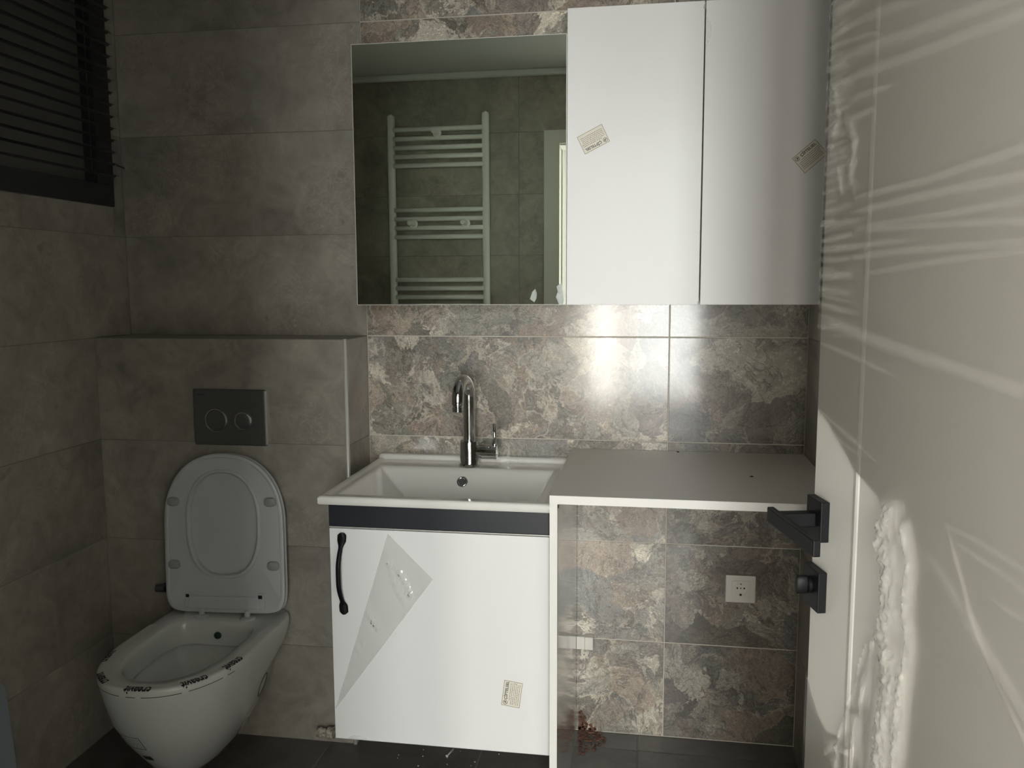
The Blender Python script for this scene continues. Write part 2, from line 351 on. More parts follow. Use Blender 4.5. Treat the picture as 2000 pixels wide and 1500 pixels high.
# ------------------------------------------------------------------ window and blind
wn = empty('window_1', (XL, -.42, WZ0), 'dark framed window high on the left wall', 'window', kind='structure')
g = lambda o: o
fr = MB(); X0, X1 = XL-.055, XL+.006; fw = .072
fr.box(X0, X1, WY0, WY1, WZ0, WZ0+.062); fr.box(X0, X1, WY0, WY1, WZ1-.06, WZ1)
fr.box(X0, X1, WY1-fw, WY1, WZ0+.062, WZ1-.06); fr.box(X0, X1, WY0, WY0+fw, WZ0+.062, WZ1-.06)
def kid(o, p):  # keep world placement under an unrotated, unscaled parent
    o.parent = p; o.location = Vector(o.location)-Vector(p.location); return o
kid(fr.build('window_frame', M_frame, bevel=.002), wn)
kid(box('window_pane', (X0+.010, X0+.018, WY0+fw-.01, WY1-fw+.01, WZ0+.052, WZ1-.05), M_pane, bevel=0), wn)
kid(box('outer_panel', (XL-.145, XL-.135, WY0, WY1, WZ0, WZ1), M_frame, bevel=0), wn)
bl = empty('venetian_blind', (XL+.02, -.42, WZ0+.08), 'black horizontal slatted blind over the window on the left wall', 'blind')
sp = .0345; k = 0; zz = 1.668; sl_me = None
while zz < 2.23:
    if sl_me is None:
        V = []; N = 6
        for y in (-.79, -.050):
            for i in range(N+1):
                f = i/N; V.append((-.006+.014*f, y, .0035*math.sin(math.pi*f)+.0035*f))
        V2 = [(x, y, z-.0012) for x, y, z in V]; n1 = N+1
        Fc = [(i, i+1, i+1+n1, i+n1) for i in range(N)]; Fc += [tuple(v+2*n1 for v in f[::-1]) for f in Fc]
        Fc += [(0, n1, 3*n1, 2*n1), (N, N+2*n1, N+3*n1, N+n1)]; Fc += [(i+1, i, i+2*n1, i+1+2*n1) for i in range(N)]+[(i+n1, i+1+n1, i+1+3*n1, i+3*n1) for i in range(N)]
        so = mesh_obj('slat', V+V2, Fc, M_slat, bl, smooth=False); sl_me = so.data
    else:
        so = bpy.data.objects.new('slat', sl_me); COL.objects.link(so); so.parent = bl
    so.location = (-.005, .42, zz-(WZ0+.08)); so.rotation_euler = (0, random.uniform(-.03, .03), 0); zz += sp; k += 1
for y in (-.16, -.66):
    kid(MB().tube([(XL+.012, y, WZ0+.085), (XL+.012, y, 2.24)], .0009, 6).build('ladder_cord', M_slat), bl)
kid(box('head_rail', (XL+.007, XL+.042, -.79, -.045, 2.215, 2.245), M_slat), bl)
kid(MB().tube([(XL+.016, -.050, 1.703), (XL+.020, -.022, 1.700), (XL+.018, -.012, 1.696)], [.0022, .0026, .0012], 8).build('slat_clip', M_slat, smooth=True), bl)

# ------------------------------------------------------------------ toilet
TX = -.357
def dshape(hw, yb, yf, ym, z, n=72, nf=2.25, nb=7., cx=TX, hwb=None):
    out = []
    for k in range(n):
        a = 2*math.pi*k/n; c, s = math.cos(a), math.sin(a)
        if s >= 0: y = ym+(yb-ym)*abs(s)**(2/nb); x = math.copysign(abs(c)**(2/nb), c)*(hw if hwb is None else hw+(hwb-hw)*(abs(s)**(2/nb)))
        else: y = ym-(ym-yf)*abs(s)**(2/nf); x = math.copysign(abs(c)**(2/nf), c)*hw
        out.append(Vector((cx+x, y, z)))
    return out
to = empty('toilet', (TX, LY-.001, .03), 'white wall-hung toilet with raised lid and tape around its rim', 'toilet')
YW = LY-.0012
prof = [(.030, -.410, -.500, .080), (.052, -.370, -.530, .0845), (.078, -.320, -.562, .103), (.104, -.275, -.598, .138), (.129, -.238, -.628, .180), (.151, -.206, -.656, .225), (.167, -.182, -.684, .280), (.176, YW, -.698, .335), (.182, YW, -.706, .372), (.1830, YW, -.708, .390), (.1805, YW, -.7055, .3975), (.176, YW, -.701, .4005)]
ol = []
for hw, yb, yf, z in prof:
    ym = -.46+(.705+yf)*.55; nar = 0 if z > .345 else .030*min(1, (.345-z)/.06)
    if z < .2: ol.append(dshape(hw, yb, yf, min(ym, -.34) if z > .1 else -.44, z, nf=2.1, nb=3.0 if z < .12 else 4, hwb=hw-nar*.5))
    else: ol.append(dshape(hw, yb, yf, ym, z, nf=2.2, nb=9 if z > .3 else 6, hwb=hw-nar))
inner = [(.132, -.288, -.660, .4005), (.128, -.292, -.656, .3965), (.125, -.296, -.652, .385), (.122, -.300, -.648, .334), (.124, -.298, -.650, .3325), (.131, -.290, -.657, .3310), (.131, -.290, -.657, .326), (.114, -.315, -.634, .305), (.100, -.330, -.610, .285), (.085, -.35, -.56, .24), (.06, -.38, -.50, .19), (.03, -.41, -.46, .175)]
il = [dshape(hw, yb, yf, -.46, z, nf=2.2, nb=5) for hw, yb, yf, z in inner]
b = MB(); b.rings(ol+il, True, True)
body = kid(b.build('bowl', M_ceram_t, smooth=True), to); smooth_angle(body, 50)
RIM = dshape(.1805, YW, -.7055, -.46+(.705-.7055)*.55, .3975, nf=2.2, nb=9, n=720)
def rim_frame():
    P = RIM; L = [0]
    for i in range(1, len(P)): L.append(L[-1]+(P[i]-P[i-1]).length)
    return P, L
RP, RL = rim_frame()
iF = min(range(len(RP)), key=lambda i: RP[i].y)
def rim_pt(u, v, off=.0012):
    """u: arc length from the front tip (positive towards +x), v: across, 0 at the outer upper edge, + outwards/down, - inwards on top"""
    L = (RL[iF]+u) % RL[-1]; i = int(np.searchsorted(RL, L)) % len(RP); i0 = (i-1) % len(RP)
    d = RL[i]-RL[i0] if i else 1e-6; f = (L-RL[i0])/d if d > 0 else 0
    p = RP[i0].lerp(RP[i], min(max(f, 0), 1)); t = (RP[(i+2) % len(RP)]-RP[(i0-2) % len(RP)]).normalized(); n = Vector((t.y, -t.x, 0))
    r = .006
    if v < -r: return p+n*(v+r-.004)+Vector((0, 0, .0032+off))
    if v < r:
        a = (v+r)/(2*r)*math.pi/2; return p+n*(-.004+math.sin(a)*(.006+off))+Vector((0, 0, -.0028+math.cos(a)*(.006+off)))
    return p+n*(.0022+off)+Vector((0, 0, -.0028-(v-r)))+n*(-(v-r)*.03)
# tape strip
rings = []; us = np.linspace(-.46, .50, 150)
rt = random.Random(3)
for u in us:
    jag = .004*math.sin(u*60)+.0035*rt.random()
    rings.append([rim_pt(u, v) for v in [-.026-jag, -.02, -.012, -.006, -.003, 0, .003, .006, .012, .020+.001*math.sin(u*25)]])
tp = MB(); tp.rings(rings, closed=False); tape = kid(tp.build('rim_tape', M_tape, smooth=True), to); tape['label'] = 'clear printed tape stuck around the rim'
for a, c in ((-.30, -.17), (-.155, -.03), (-.012, .012), (.025, .115), (.13, .22), (.235, .26)):
    uu = np.linspace(a, c, 14); kid(MB().rings([[rim_pt(u, v, .0017) for v in (.0158, .0175)] for u in uu], closed=False).build('printed_line', M_ink), to)
def rim_text(uc, word='creavit', size=.027, vc=-.0045):
    me = text_mesh(word, size, fat=.0006); Vt = [v.co.copy() for v in me.vertices]
    w = max(v.x for v in Vt)-min(v.x for v in Vt); sx = .066/w
    bmt = bmesh.new(); bmt.from_mesh(me); bmesh.ops.triangulate(bmt, faces=bmt.faces)
    for _ in range(2): bmesh.ops.subdivide_edges(bmt, edges=[e for e in bmt.edges if e.calc_length() > .0025], cuts=1); bmesh.ops.triangulate(bmt, faces=bmt.faces)
    bmt.verts.index_update()
    kid(MB().add([rim_pt(uc-v.co.x*sx, vc+v.co.y*1.25, .0026) for v in bmt.verts], [tuple(v.index for v in f.verts) for f in bmt.faces]).build('lettering', M_ink), to); bmt.free()
for uc in (-.25, -.118, .015, .148, .265): rim_text(uc)
# bidet nozzle, side cap
kid(MB().lathe([(.0001, .009), (.006, .0085), (.0095, .005), (.0105, 0)], (TX+.0, -.2995, .363), 'y', 20).build('spray_nozzle', M_green, smooth=True), to)
BV = BVHTree.FromPolygons([Vector(v) for v in b.v], b.f)
def on_body(x, y, z, d=(-1, 0, 0)):
    h = BV.ray_cast(Vector((x, y, z)), Vector(d)); return h[0], h[1]
cap = MB(); rg = []
for k in range(40):
    a = 2*math.pi*k/40; pr = []
    for r in (.0290, .0295, .0328, .0333):
        p, nn = on_body(.0, -.325+r*math.cos(a), .240+r*math.sin(a))
        if p is None: p, nn = Vector((TX+.14, -.335, .205)), Vector((1, 0, 0))
        pr.append(p+nn*(.0012 if r in (.0295, .0328) else .0002))
    rg.append(pr)
rg.append(rg[0]); cap.rings(rg, closed=False); kid(cap.build('mounting_cap_ring', M_ink, smooth=True), to)
# print on the bowl, projected onto the curved front
def on_front(u, v):   # u across, v up; front-left face of the bowl
    d = Vector((.35, .94, 0)).normalized(); o = Vector((-.368+u*.94, -.60-u*.35, .245+v))-d*.5; h = BV.ray_cast(o, d); return h[0], h[1]
def proj_print(mb, quads):
    for q in quads:
        V = []
        for (u, v) in q:
            p, nn = on_front(u, v)
            if p is None: break
            V.append(p+nn*(.0016 if nn.dot(Vector((.35,.94,0))) < 0 else -.0016))
        if len(V) == len(q): mb.add(V, [tuple(range(len(q)))])
def rect(u0, v0, u1, v1): return [(u0, v0), (u1, v0), (u1, v1), (u0, v1)]
qs = [rect(-.03+i*.006, w_, -.024+i*.006, w_+.0018) for i in range(10) for w_ in (-.02, .0182)]+[rect(x_, -.02+i*.005, x_+.0018, -.015+i*.005) for i in range(8) for x_ in (.0282, -.03)]
for j in range(4): qs += [rect(-.022+i*.006, -.012+j*.007, -.0185+i*.006, -.0105+j*.007) for i in range(8) if rt.random() < .7]
qs += [rect(-.002+i*.006, -.062+j*.005, .004+i*.006, -.057+j*.005) for i in range(4) for j in range(3)]
for nm_, q_ in (('printed_label', qs[:-12]), ('printed_block', qs[-12:])):
    pm = MB(); proj_print(pm, q_); kid(pm.build(nm_, M_ink), to)

# seat and lid, raised
def seat_outline(hw, h0, h1, hm, n=72, nt=2.25, nb=9.):
    out = []
    for k in range(n):
        a = 2*math.pi*k/n; c, s = math.cos(a), math.sin(a)
        if s >= 0: out.append((math.copysign(abs(c)**(2/nt), c)*hw, hm+(h1-hm)*abs(s)**(2/nt)))
        else: out.append((math.copysign(abs(c)**(2/nb), c)*(hw+.006*abs(s)), hm-(hm-h0)*abs(s)**(2/nb)))
    return out
HY, HZ = -.252, .414; tilt = math.atan2(.040, .455)
def sp_(x, h, w):  # x across, h up along the lid, w towards the viewer; the loose seat sits a little askew
    x, h = x*.9995-(h-.05)*.030, h*.9995+x*.030
    return Vector((TX+.004+x, HY+h*math.sin(tilt)-w*math.cos(tilt), HZ+h*math.cos(tilt)+w*math.sin(tilt)))
def lay(o, w): return [sp_(x, h, w) for x, h in o]
so = lambda i: seat_outline(.181-i, .0+i, .455-i, .25)
lid = MB(); lid.rings([lay(so(.010), -.017), lay(so(.002), -.013), lay(so(.0), -.008), lay(so(.003), -.004), lay(so(.012), -.003)], True, True)
lidp = kid(lid.build('lid', M_plast, smooth=True), to); smooth_angle(lidp, 40)
oi = lambda i: [(x, h) for x, h in ((math.copysign(abs(math.cos(2*math.pi*k/72))**(2/(2.3 if math.sin(2*math.pi*k/72) > 0 else 2.8)), math.cos(2*math.pi*k/72))*(.104+i),
       .254+math.copysign(abs(math.sin(2*math.pi*k/72))**(2/2.4), math.sin(2*math.pi*k/72))*(.146+i)) for k in range(72))]
st_ = MB(); st_.rings([lay(oi(0), -.0025), lay(oi(0), .0125), lay(oi(.002), .0150), lay(oi(.005), .0155), lay(oi(.009), .0135), lay(oi(.010), .0105), lay(so(.012), .0105), lay(so(.010), .0125), lay(so(.004), .0130), lay(so(.0005), .011), lay(so(.0), .004), lay(so(.004), -.0015), lay(oi(.0), -.0025)])
seat = kid(st_.build('seat', M_plast, smooth=True), to); smooth_angle(seat, 40)
for x, h in ((-.150, .318), (.146, .318), (-.152, .137), (.150, .137)):
    bp_ = MB(); rs = []
    for s_, w in ((1.0, .0095), (1.0, .0160), (.85, .0185)):
        rs.append([sp_(x+.0175*s_*math.copysign(abs(math.cos(a))**.7, math.cos(a)), h+.0125*s_*math.copysign(abs(math.sin(a))**.7, math.sin(a)), w) for a in [2*math.pi*k/24 for k in range(24)]])
    bp_.rings(rs, True, True); o = bp_.build('bumper', M_plast_g, smooth=True); o.parent = seat; o.location = -Vector(to.location); smooth_angle(o, 50); o.location = (0, 0, 0)
# the seat mesh is stored in world coordinates; its children share that frame
def sbox(x0, x1, h0, h1, w0, w1):
    V = [sp_(x, h, w) for x in (x0, x1) for h in (h0, h1) for w in (w0, w1)]
    return V, [(0,1,3,2),(4,6,7,5),(0,4,5,1),(2,3,7,6),(0,2,6,4),(1,5,7,3)]
hb = MB()
for a in ((-.108, .103, .012, .047, .009, .0165), (-.122, -.105, .012, .056, .010, .0145), (.098, .122, .012, .058, .010, .0150)): hb.add(*sbox(*a))
o = hb.build('hinge_bar', M_plast, bevel=.002); o.parent = seat
for a in ((-.118, -.108, .043, .052, .0135, .0152), (.103, .115, .043, .053, .014, .0157)): MB().add(*sbox(*a)).build('hinge_slot', M_dark, seat)
for x in (TX-.067, TX+.072):
    h = MB(); h.lathe([(.021, 0), (.021, .004), (.018, .007), (.008, .008)], (x, -.262, .4000), 'z', 28); h.tube([(x, -.262, .405), (x, -.262, .425)], .0085, 16)
    h.tube([(x, -.262, .418), (x+.0, -.245, .424)], .006, 12)
    kid(smooth_angle(h.build('hinge', M_plast, smooth=True), 40), to)
# angle valve peeking out left of the lid
v = MB(); v.tube([(-.585, LY, .452), (-.585, LY-.030, .452)], .009, 14); v.tube([(-.600, LY-.024, .452), (-.572, LY-.024, .452)], .011, 14)
tag(smooth_angle(v.build('angle_valve', M_steel, smooth=True), 40), 'small dark metal valve on the wall left of the raised toilet lid', 'valve')

# ------------------------------------------------------------------ flush plate
fp = empty('flush_plate', (-.3525, LY, .967), 'dark grey rectangular dual-button flush plate above the toilet', 'flush plate')
kid(box('plate', (-.462, -.243, LY-.0125, LY-.0002, .886, 1.0475), M_steel, bevel=.003, seg=3), fp)
kid(box('side_strip', (-.2430, -.2418, LY-.0118, LY-.001, .890, 1.044), M_alu, bevel=0), fp)
for x, r in ((-.3935, .0335), (-.3115, .0255)):
    kid(smooth_angle(MB().lathe([(r, -.001), (r, .0025), (r-.003, .0035), (r-.0045, .0012)], (x, LY-.0125, .958), 'y', 48, cap0=False, cap1=False).build('button_ring', M_steel_b, smooth=True), 30), fp)
    kid(smooth_angle(MB().lathe([(r-.0045, -.001), (r-.005, .0018), (r-.008, .0028)], (x, LY-.0125, .958), 'y', 48).build('button', M_steel, smooth=True), 30), fp)
def flat_text(word, size, org, xd, yd, m, name='lettering', width=None):
    me = text_mesh(word, size); xs = [v.co.x for v in me.vertices]; s = 1 if not width else width/(max(xs)-min(xs))
    org, xd, yd = Vector(org), Vector(xd), Vector(yd)
    V = [org+xd*v.co.x*s+yd*v.co.y for v in me.vertices]
    return MB().add(V, [tuple(p.vertices) for p in me.polygons]).build(name, m)
kid(flat_text('visam', .009, (-.436, LY-.0131, 1.033), (1,0,0), (0,0,1), M_ink, width=.022), fp)

# ------------------------------------------------------------------ vanity, sink, faucet
va = empty('vanity_cabinet', (.33, -.24, .193), 'white single-door vanity cabinet with a dark band under the sink', 'cabinet')
YF = -.483
cc = MB()
for bx_ in ((.056, .072, YF+.019, -.002, .205, .8095), (.5865, .6025, YF+.019, -.002, .205, .8095), (.072, .5865, YF+.019, -.002, .205, .221), (.072, .5865, -.010, -.002, .221, .70), (.072, .5865, YF+.019, YF+.035, .745, .8095)): cc.box(*bx_)
kid(cc.build('carcass', M_edge, bevel=.0008), va)
kid(box('band', (.0541, .6035, YF, YF+.0185, .7490, .8097), M_anth, bevel=.0015), va)
kid(box('metal_strip', (.0541, .6035, YF+.003, YF+.0185, .7455, .7475), M_alu, bevel=0), va)
vd = kid(box('door', (.0549, .6035, YF, YF+.018, .1932, .7437), M_white, bevel=.0012), va)
# bow handle
hd = MB(); P = []; rr = []
rings = []
for i in range(41):
    f = i/40; z = .742-.006-.208*f-.002; e = min(f, 1-f)
    wd = .0115 if e < .11 else .0115-(.0115-.0052)*min(1, (e-.11)/.06)+.0010*math.sin(math.pi*f)*(e > .17)
    if e < .03: wd *= .45+.55*math.sin(e/.03*math.pi/2)
    st = .004 if e < .12 else .004+.022*math.sin(min(1, (e-.12)/.30)*math.pi/2)
    th = .0055 if e < .12 else .0045
    x = .089-.0045*math.sin(math.pi*f) ; y = YF-st
    rings.append([(x+wd*math.cos(a), y-th*math.sin(a), z) for a in [2*math.pi*k/14 for k in range(14)]])
hd.rings(rings, True, True)
hd.box(.083, .095, YF-.006, YF-.0002, .716, .733); hd.box(.083, .095, YF-.006, YF-.0002, .533, .549)
o = smooth_angle(hd.build('handle', M_black, smooth=True), 50); o.parent = vd
STICK = {}
def sticker(parent, org, xd, yd, nrm, w=.073, h=.052, ink=None):
    """paper label: frame lines, logo, printed name and rows of small print, on local axes"""
    org, xd, yd, nrm = Vector(org), Vector(xd).normalized(), Vector(yd).normalized(), Vector(nrm)
    mb = MB(); P = lambda x, y, o=.0003: org+xd*x+yd*y+nrm*o
    def q(x0, y0, x1, y1, o, mi): mb.add([P(x0,y0,o), P(x1,y0,o), P(x1,y1,o), P(x0,y1,o)], [(0,1,2,3)], mi)
    q(-w/2, -h/2, w/2, h/2, .00035, 0)
    fw = .0010; i = .0010
    for a in ((-w/2+i, -h/2+i, w/2-i, -h/2+i+fw), (-w/2+i, h/2-i-fw, w/2-i, h/2-i), (-w/2+i, -h/2+i, -w/2+i+fw, h/2-i), (w/2-i-fw, -h/2+i, w/2-i, h/2-i)): q(*a, .0006, 2)
    cx, cy, r = -w/2+.0095, h/2-.0098, .0058
    for k in range(24):
        a, c = 2*math.pi*k/24, 2*math.pi*(k+1)/24
        mb.add([P(cx+rr_*math.cos(t_), cy+rr_*math.sin(t_), .0006) for rr_, t_ in ((r, a), (r, c), (r-.0012, c), (r-.0012, a))], [(0,1,2,3)], 1)
    mb.add([P(cx-.0032, cy-.0025, .0006), P(cx+.0005, cy-.0022, .0006), P(cx+.0036, cy+.0006, .0006), P(cx+.0006, cy+.0032, .0006), P(cx-.001, cy-.0002, .0006)], [(0,1,2,3,4)], 1)
    me = text_mesh('\u00c7\u0130FTELSEL', .0098, fat=.00025); xs = [v.co.x for v in me.vertices]; s = .047/(max(xs)-min(xs))
    mb.add([P(v.co.x*s+.0068, v.co.y+h/2-.0098, .0006) for v in me.vertices], [tuple(p.vertices) for p in me.polygons], 1)
    rg = random.Random(5)
    for row in range(6):
        y = h/2-.0195-row*.0044; x = -w/2+(.006 if row else .016)
        while x < w/2-.007:
            L = rg.uniform(.0012, .0042); q(x, y, x+L, y+.0016, .0006, 2); x += L+rg.uniform(.0008, .0016)
    me_o = mb.build('sticker', [M_stick, M_inkg, M_inkp]); me_o.parent = parent
    me_o['label'] = 'cream paper sticker reading \u00c7\u0130FTELSEL'
    return me_o
# sticker on the vanity door (turned on its side)
sticker(vd, (.5118, YF, .3455), (.0088, 0, .0659), (-.0468, 0, .0060), (0, -1, 0), .0665, .0472)
# peeled protective film hanging on the vanity door
def tri_film(name, A, B, Cc, y, m, parent, folds, n=70):
    A, B, Cc = Vector(A), Vector(B), Vector(Cc); V = []; idx = {}
    for i in range(n+1):
        for j in range(n+1-i):
            a, c = i/n, j/n; p = A*(1-a-c)+B*a+Cc*c
            dd = .0006+.0005*math.sin(p.x*90+p.y*40)
            for (P0, P1, w, h) in folds:
                d = Vector(P1)-Vector(P0); t_ = max(0, min(1, (p-Vector(P0)).dot(d)/d.length_squared)); q = Vector(P0)+d*t_
                dd += .5*h*math.exp(-((p-q).length/w)**2)*(.6+.4*math.sin(t_*37+P0[0]*100))
            idx[(i, j)] = len(V); V.append((p.x, y-max(dd, .0003), p.y))
    Fc = []
    for i in range(n):
        for j in range(n-i):
            Fc.append((idx[i,j], idx[i+1,j], idx[i,j+1]))
            if i+j < n-1: Fc.append((idx[i+1,j], idx[i+1,j+1], idx[i,j+1]))
    return mesh_obj(name, V, Fc, m, parent, smooth=True)
fo = [((.205,.665),(.233,.640),.004,.006), ((.233,.640),(.262,.585),.005,.009), ((.206,.660),(.226,.590),.003,.006), ((.226,.590),(.245,.560),.004,.007), ((.215,.615),(.265,.575),.003,.005), ((.245,.545),(.250,.515),.004,.006),
      ((.150,.530),(.172,.490),.004,.007), ((.158,.515),(.185,.480),.003,.005), ((.115,.440),(.135,.415),.004,.006), ((.13,.46),(.15,.40),.003,.004), ((.205,.735),(.0576,.272),.0016,.003), ((.262,.585),(.300,.600),.003,.004)]
fm = tri_film('peeled_film', (.2053,.7355), (.317,.6259), (.0576,.2721), YF-.0002, M_film2, None, fo)
tag(fm, 'clear protective film peeled into a creased triangle on the white vanity door', 'film')
fm.parent = vd; del fm['category']
o = MB().add([(.095+.0225*math.cos(a)*(1+.1*math.sin(5*a))+.018, YF-.0004, .1936+.0135*max(0, math.sin(a))) for a in [math.pi*k/16 for k in range(17)]], [tuple(range(17))]).build('film_residue', M_film2)
o.parent = vd

sk = empty('sink', (.326, -.256, .811), 'white ceramic inset sink with raised back edge on the vanity', 'sink')
def sstep(a, b, x):
    t_ = min(1, max(0, (x-a)/(b-a))); return t_*t_*(3-2*t_)
SX0, SX1, SY0, SY1 = .0386, .6128, -.5134, -.0015
def sz(x, y):
    z = .8312
    e = min(x-SX0, SX1-x, y-SY0); z -= .004*(1-min(1, e/.005))**2
    inn = min(sstep(.012, .026, x-SX0), sstep(.010, .022, SX1-x), sstep(.014, .03, y-SY0)); z -= .0045*inn
    lip = sstep(-.040, -.026, y); z = z+(.0095+.0045*inn)*lip
    if y > -.006: z -= .003*((y+.006)/.0045)**2
    # basin: shallow sloping shoulders then the bowl
    dl, dr, db, df = (x-(SX0+.036))/.125, (SX1-.040-x)/.055, (-.122-y)/.080, (y-(SY0+.045))/.06
    db = sstep(0, 1.12, db)*1.12 if db > 0 else db
    d = max(0, min(dl, dr, db, df, 1)); d = d if d < .85 else .85+.15*math.sin((d-.85)/.15*math.pi/2)
    z -= .118*d + (.012*sstep(0, 1, min(max(dl-1, 0), max(df-1, 0), 1)) if d >= 1 else 0)
    return z
nx, ny = 150, 130; V = []
xs = [SX0+(SX1-SX0)*i/nx for i in range(nx+1)]; ys = [SY0+(SY1-SY0)*j/ny for j in range(ny+1)]
for y in ys: V += [(x, y, sz(x, y)) for x in xs]
Fc = [(j*(nx+1)+i, j*(nx+1)+i+1, (j+1)*(nx+1)+i+1, (j+1)*(nx+1)+i) for j in range(ny) for i in range(nx)]
per = [i for i in range(nx+1)]+[j*(nx+1)+nx for j in range(1, ny+1)]+[ny*(nx+1)+i for i in range(nx-1, -1, -1)]+[j*(nx+1) for j in range(ny-1, 0, -1)]
base = len(V)
for k in per: V.append((V[k][0], V[k][1], .814))
for k in per:
    cx, cy = .3257, -.257; x, y = V[k][0], V[k][1]; V.append((x+(.003 if x < cx else -.003), y+(.003 if y < cy else -.003), .8105))
n = len(per)
for k in range(n):
    k2 = (k+1) % n; Fc.append((per[k2], per[k], base+k, base+k2)); Fc.append((base+k2, base+k, base+n+k, base+n+k2))
o = mesh_obj('basin', V, Fc, M_ceram, None, smooth=True); kid(o, sk); smooth_angle(o, 50)
# overflow ring on the back slope, drain in the bottom
def ring_on(c, nrm, R0, r0, m, name):
    c, nrm = Vector(c), Vector(nrm).normalized(); a = nrm.orthogonal().normalized(); b_ = nrm.cross(a); rs = []
    for k in range(33):
        t_ = 2*math.pi*k/32; d = a*math.cos(t_)+b_*math.sin(t_); rs.append([c+d*(R0+r0*math.cos(s_))+nrm*r0*math.sin(s_) for s_ in [2*math.pi*j/10 for j in range(10)]])
    return MB().rings(rs).build(name, m, smooth=True)
on = Vector((0, -.118, .080)).normalized(); oc = Vector((.320, -.1520, sz(.32, -.1520)))+on*.001
kid(ring_on(oc, on, .0125, .0036, M_chrome, 'overflow_ring'), sk)
kid(MB().add([oc+on*.0006+(on.orthogonal().normalized()*math.cos(a)+on.cross(on.orthogonal().normalized())*math.sin(a))*.0112 for a in [2*math.pi*k/24 for k in range(24)]], [tuple(range(24))]).build('overflow_hole', M_steel), sk)
kid(smooth_angle(MB().lathe([(.032, 0), (.031, .003), (.026, .004), (.024, .001), (.006, .002)], (.33, -.30, sz(.33, -.30)-.0005), 'z', 32).build('drain', M_chrome, smooth=True), 30), sk)
# faucet
fa = empty('faucet', (.3300, -.098, .827), 'chrome gooseneck mixer tap on the back edge of the sink', 'tap')
FX, FY, FZ = .3295, -.098, .8268
kid(smooth_angle(MB().lathe([(.0305, 0), (.0305, .005), (.0282, .008), (.0272, .010), (.0272, .070), (.0262, .0735), (.0165, .0740)], (FX, FY, FZ), 'z', 40).build('body', M_chrome, smooth=True), 35), fa)
kid(smooth_angle(MB().tube([(FX+.010, FY, .8690), (FX+.026, FY, .8690), (FX+.038, FY, .8695), (FX+.080, FY, .8695)], [.0165, .0170, .0210, .0205], 32).build('valve_housing', M_chrome, smooth=True), 35), fa)
P = [(FX, FY, .895), (FX, FY, .95), (FX, FY, 1.0), (FX, FY, 1.028)]
for i in range(1, 17):
    a = math.pi*i/16*1.02; P.append((FX-.010*(1-math.cos(a))/2*1.0, FY-.050*(1-math.cos(a)), 1.028+.050*math.sin(a)))
P.append((FX-.0102, FY-.1, 1.017))
kid(smooth_angle(MB().tube(P, [.0172]*6+[.0168]*(len(P)-7)+[.0162], 32).build('spout', M_chrome, smooth=True), 40), fa)
ax, ay = P[-1][0], P[-1][1]
kid(smooth_angle(MB().lathe([(.0135, 1.0165), (.0135, 1.012), (.0148, 1.011), (.0148, .9985), (.012, .9965)], (ax, ay, 0), 'z', 28).build('aerator', M_chrome, smooth=True), 30), fa)
kid(MB().tube([(FX+.0735, FY-.004, .886), (FX+.0735, FY-.002, .915), (FX+.0735, FY, .951)], [.0062, .0056, .0052], 14).build('lever', M_chrome, smooth=True), fa)

# ------------------------------------------------------------------ worktop beside the vanity
wt = empty('worktop_unit', (.94, -.28, 0), 'white worktop on one side panel over the empty appliance space', 'worktop')
kid(box('worktop', (.6132, 1.2635, -.5655, -.0015, .8470, .8668), M_top, bevel=.0008), wt)
kid(box('front_edge_band', (.6132, 1.2635, -.5662, -.5656, .8472, .8666), M_edge, bevel=0), wt)
kid(box('side_panel', (.6132, .6310, -.5650, -.0095, .0005, .8468), M_lam, bevel=.0008), wt)
kid(box('panel_edge_band', (.6134, .6308, -.5657, -.5651, .0005, .8468), M_edge, bevel=0), wt)
kid(MB().lathe([(.004, 0), (.003, .002)], (.6312, -.545, .836), 'x', 14).build('screw', M_steel), wt)
cb = empty('corner_bracket', (.66, -.012, .285), 'small white plastic bracket low in the corner beside the side panel', 'bracket')
kid(box('bracket_block', (.6560, .6825, -.028, -.0005, .266, .3055), M_socket, bevel=.003), cb)
kid(box('bracket_flange', (.6315, .6555, -.013, -.0008, .261, .300), M_socket, bevel=.001), cb)
# specks lying on worktop and sink
for i, (x, y, z, r, lab) in enumerate([(1.0863, -.3093, .8668, .0045, 'small dark crumb lying in the middle of the white worktop'), (.918, -.018, .8668, .0045, 'dark crumb at the back edge of the white worktop')]):
    c = MB(); c.lathe([(.0004, 0), (r*.9, .0004), (r, .001), (r*.5, .002), (.0003, .0024)], (x, y, z+.0001), 'z', 9)
    o = c.build('crumb', M_dark, smooth=True); tag(o, lab, 'debris')
cr_ = MB(); rg = random.Random(2)
for (x, y) in ((.440, -.060), (.475, -.052), (.415, -.075), (.116, -.122), (.118, -.123)):
    cr_.lathe([(.0003, 0), (.0016, .0004), (.0009, .0012), (.0002, .0014)], (x, y, sz(x, y)+.0001), 'z', 7)
for _ in range(26):
    x, y = .235+rg.random()*.12, -.190-rg.random()*.05; cr_.lathe([(.0003, 0), (.0016, .0004), (.0009, .0010), (.0002, .0013)], (x, y, sz(x, y)+.0001), 'z', 6)
o = tag(cr_.build('plaster_crumbs', M_lump), 'tiny crumbs of plaster scattered in the white sink', 'debris', kind='stuff')

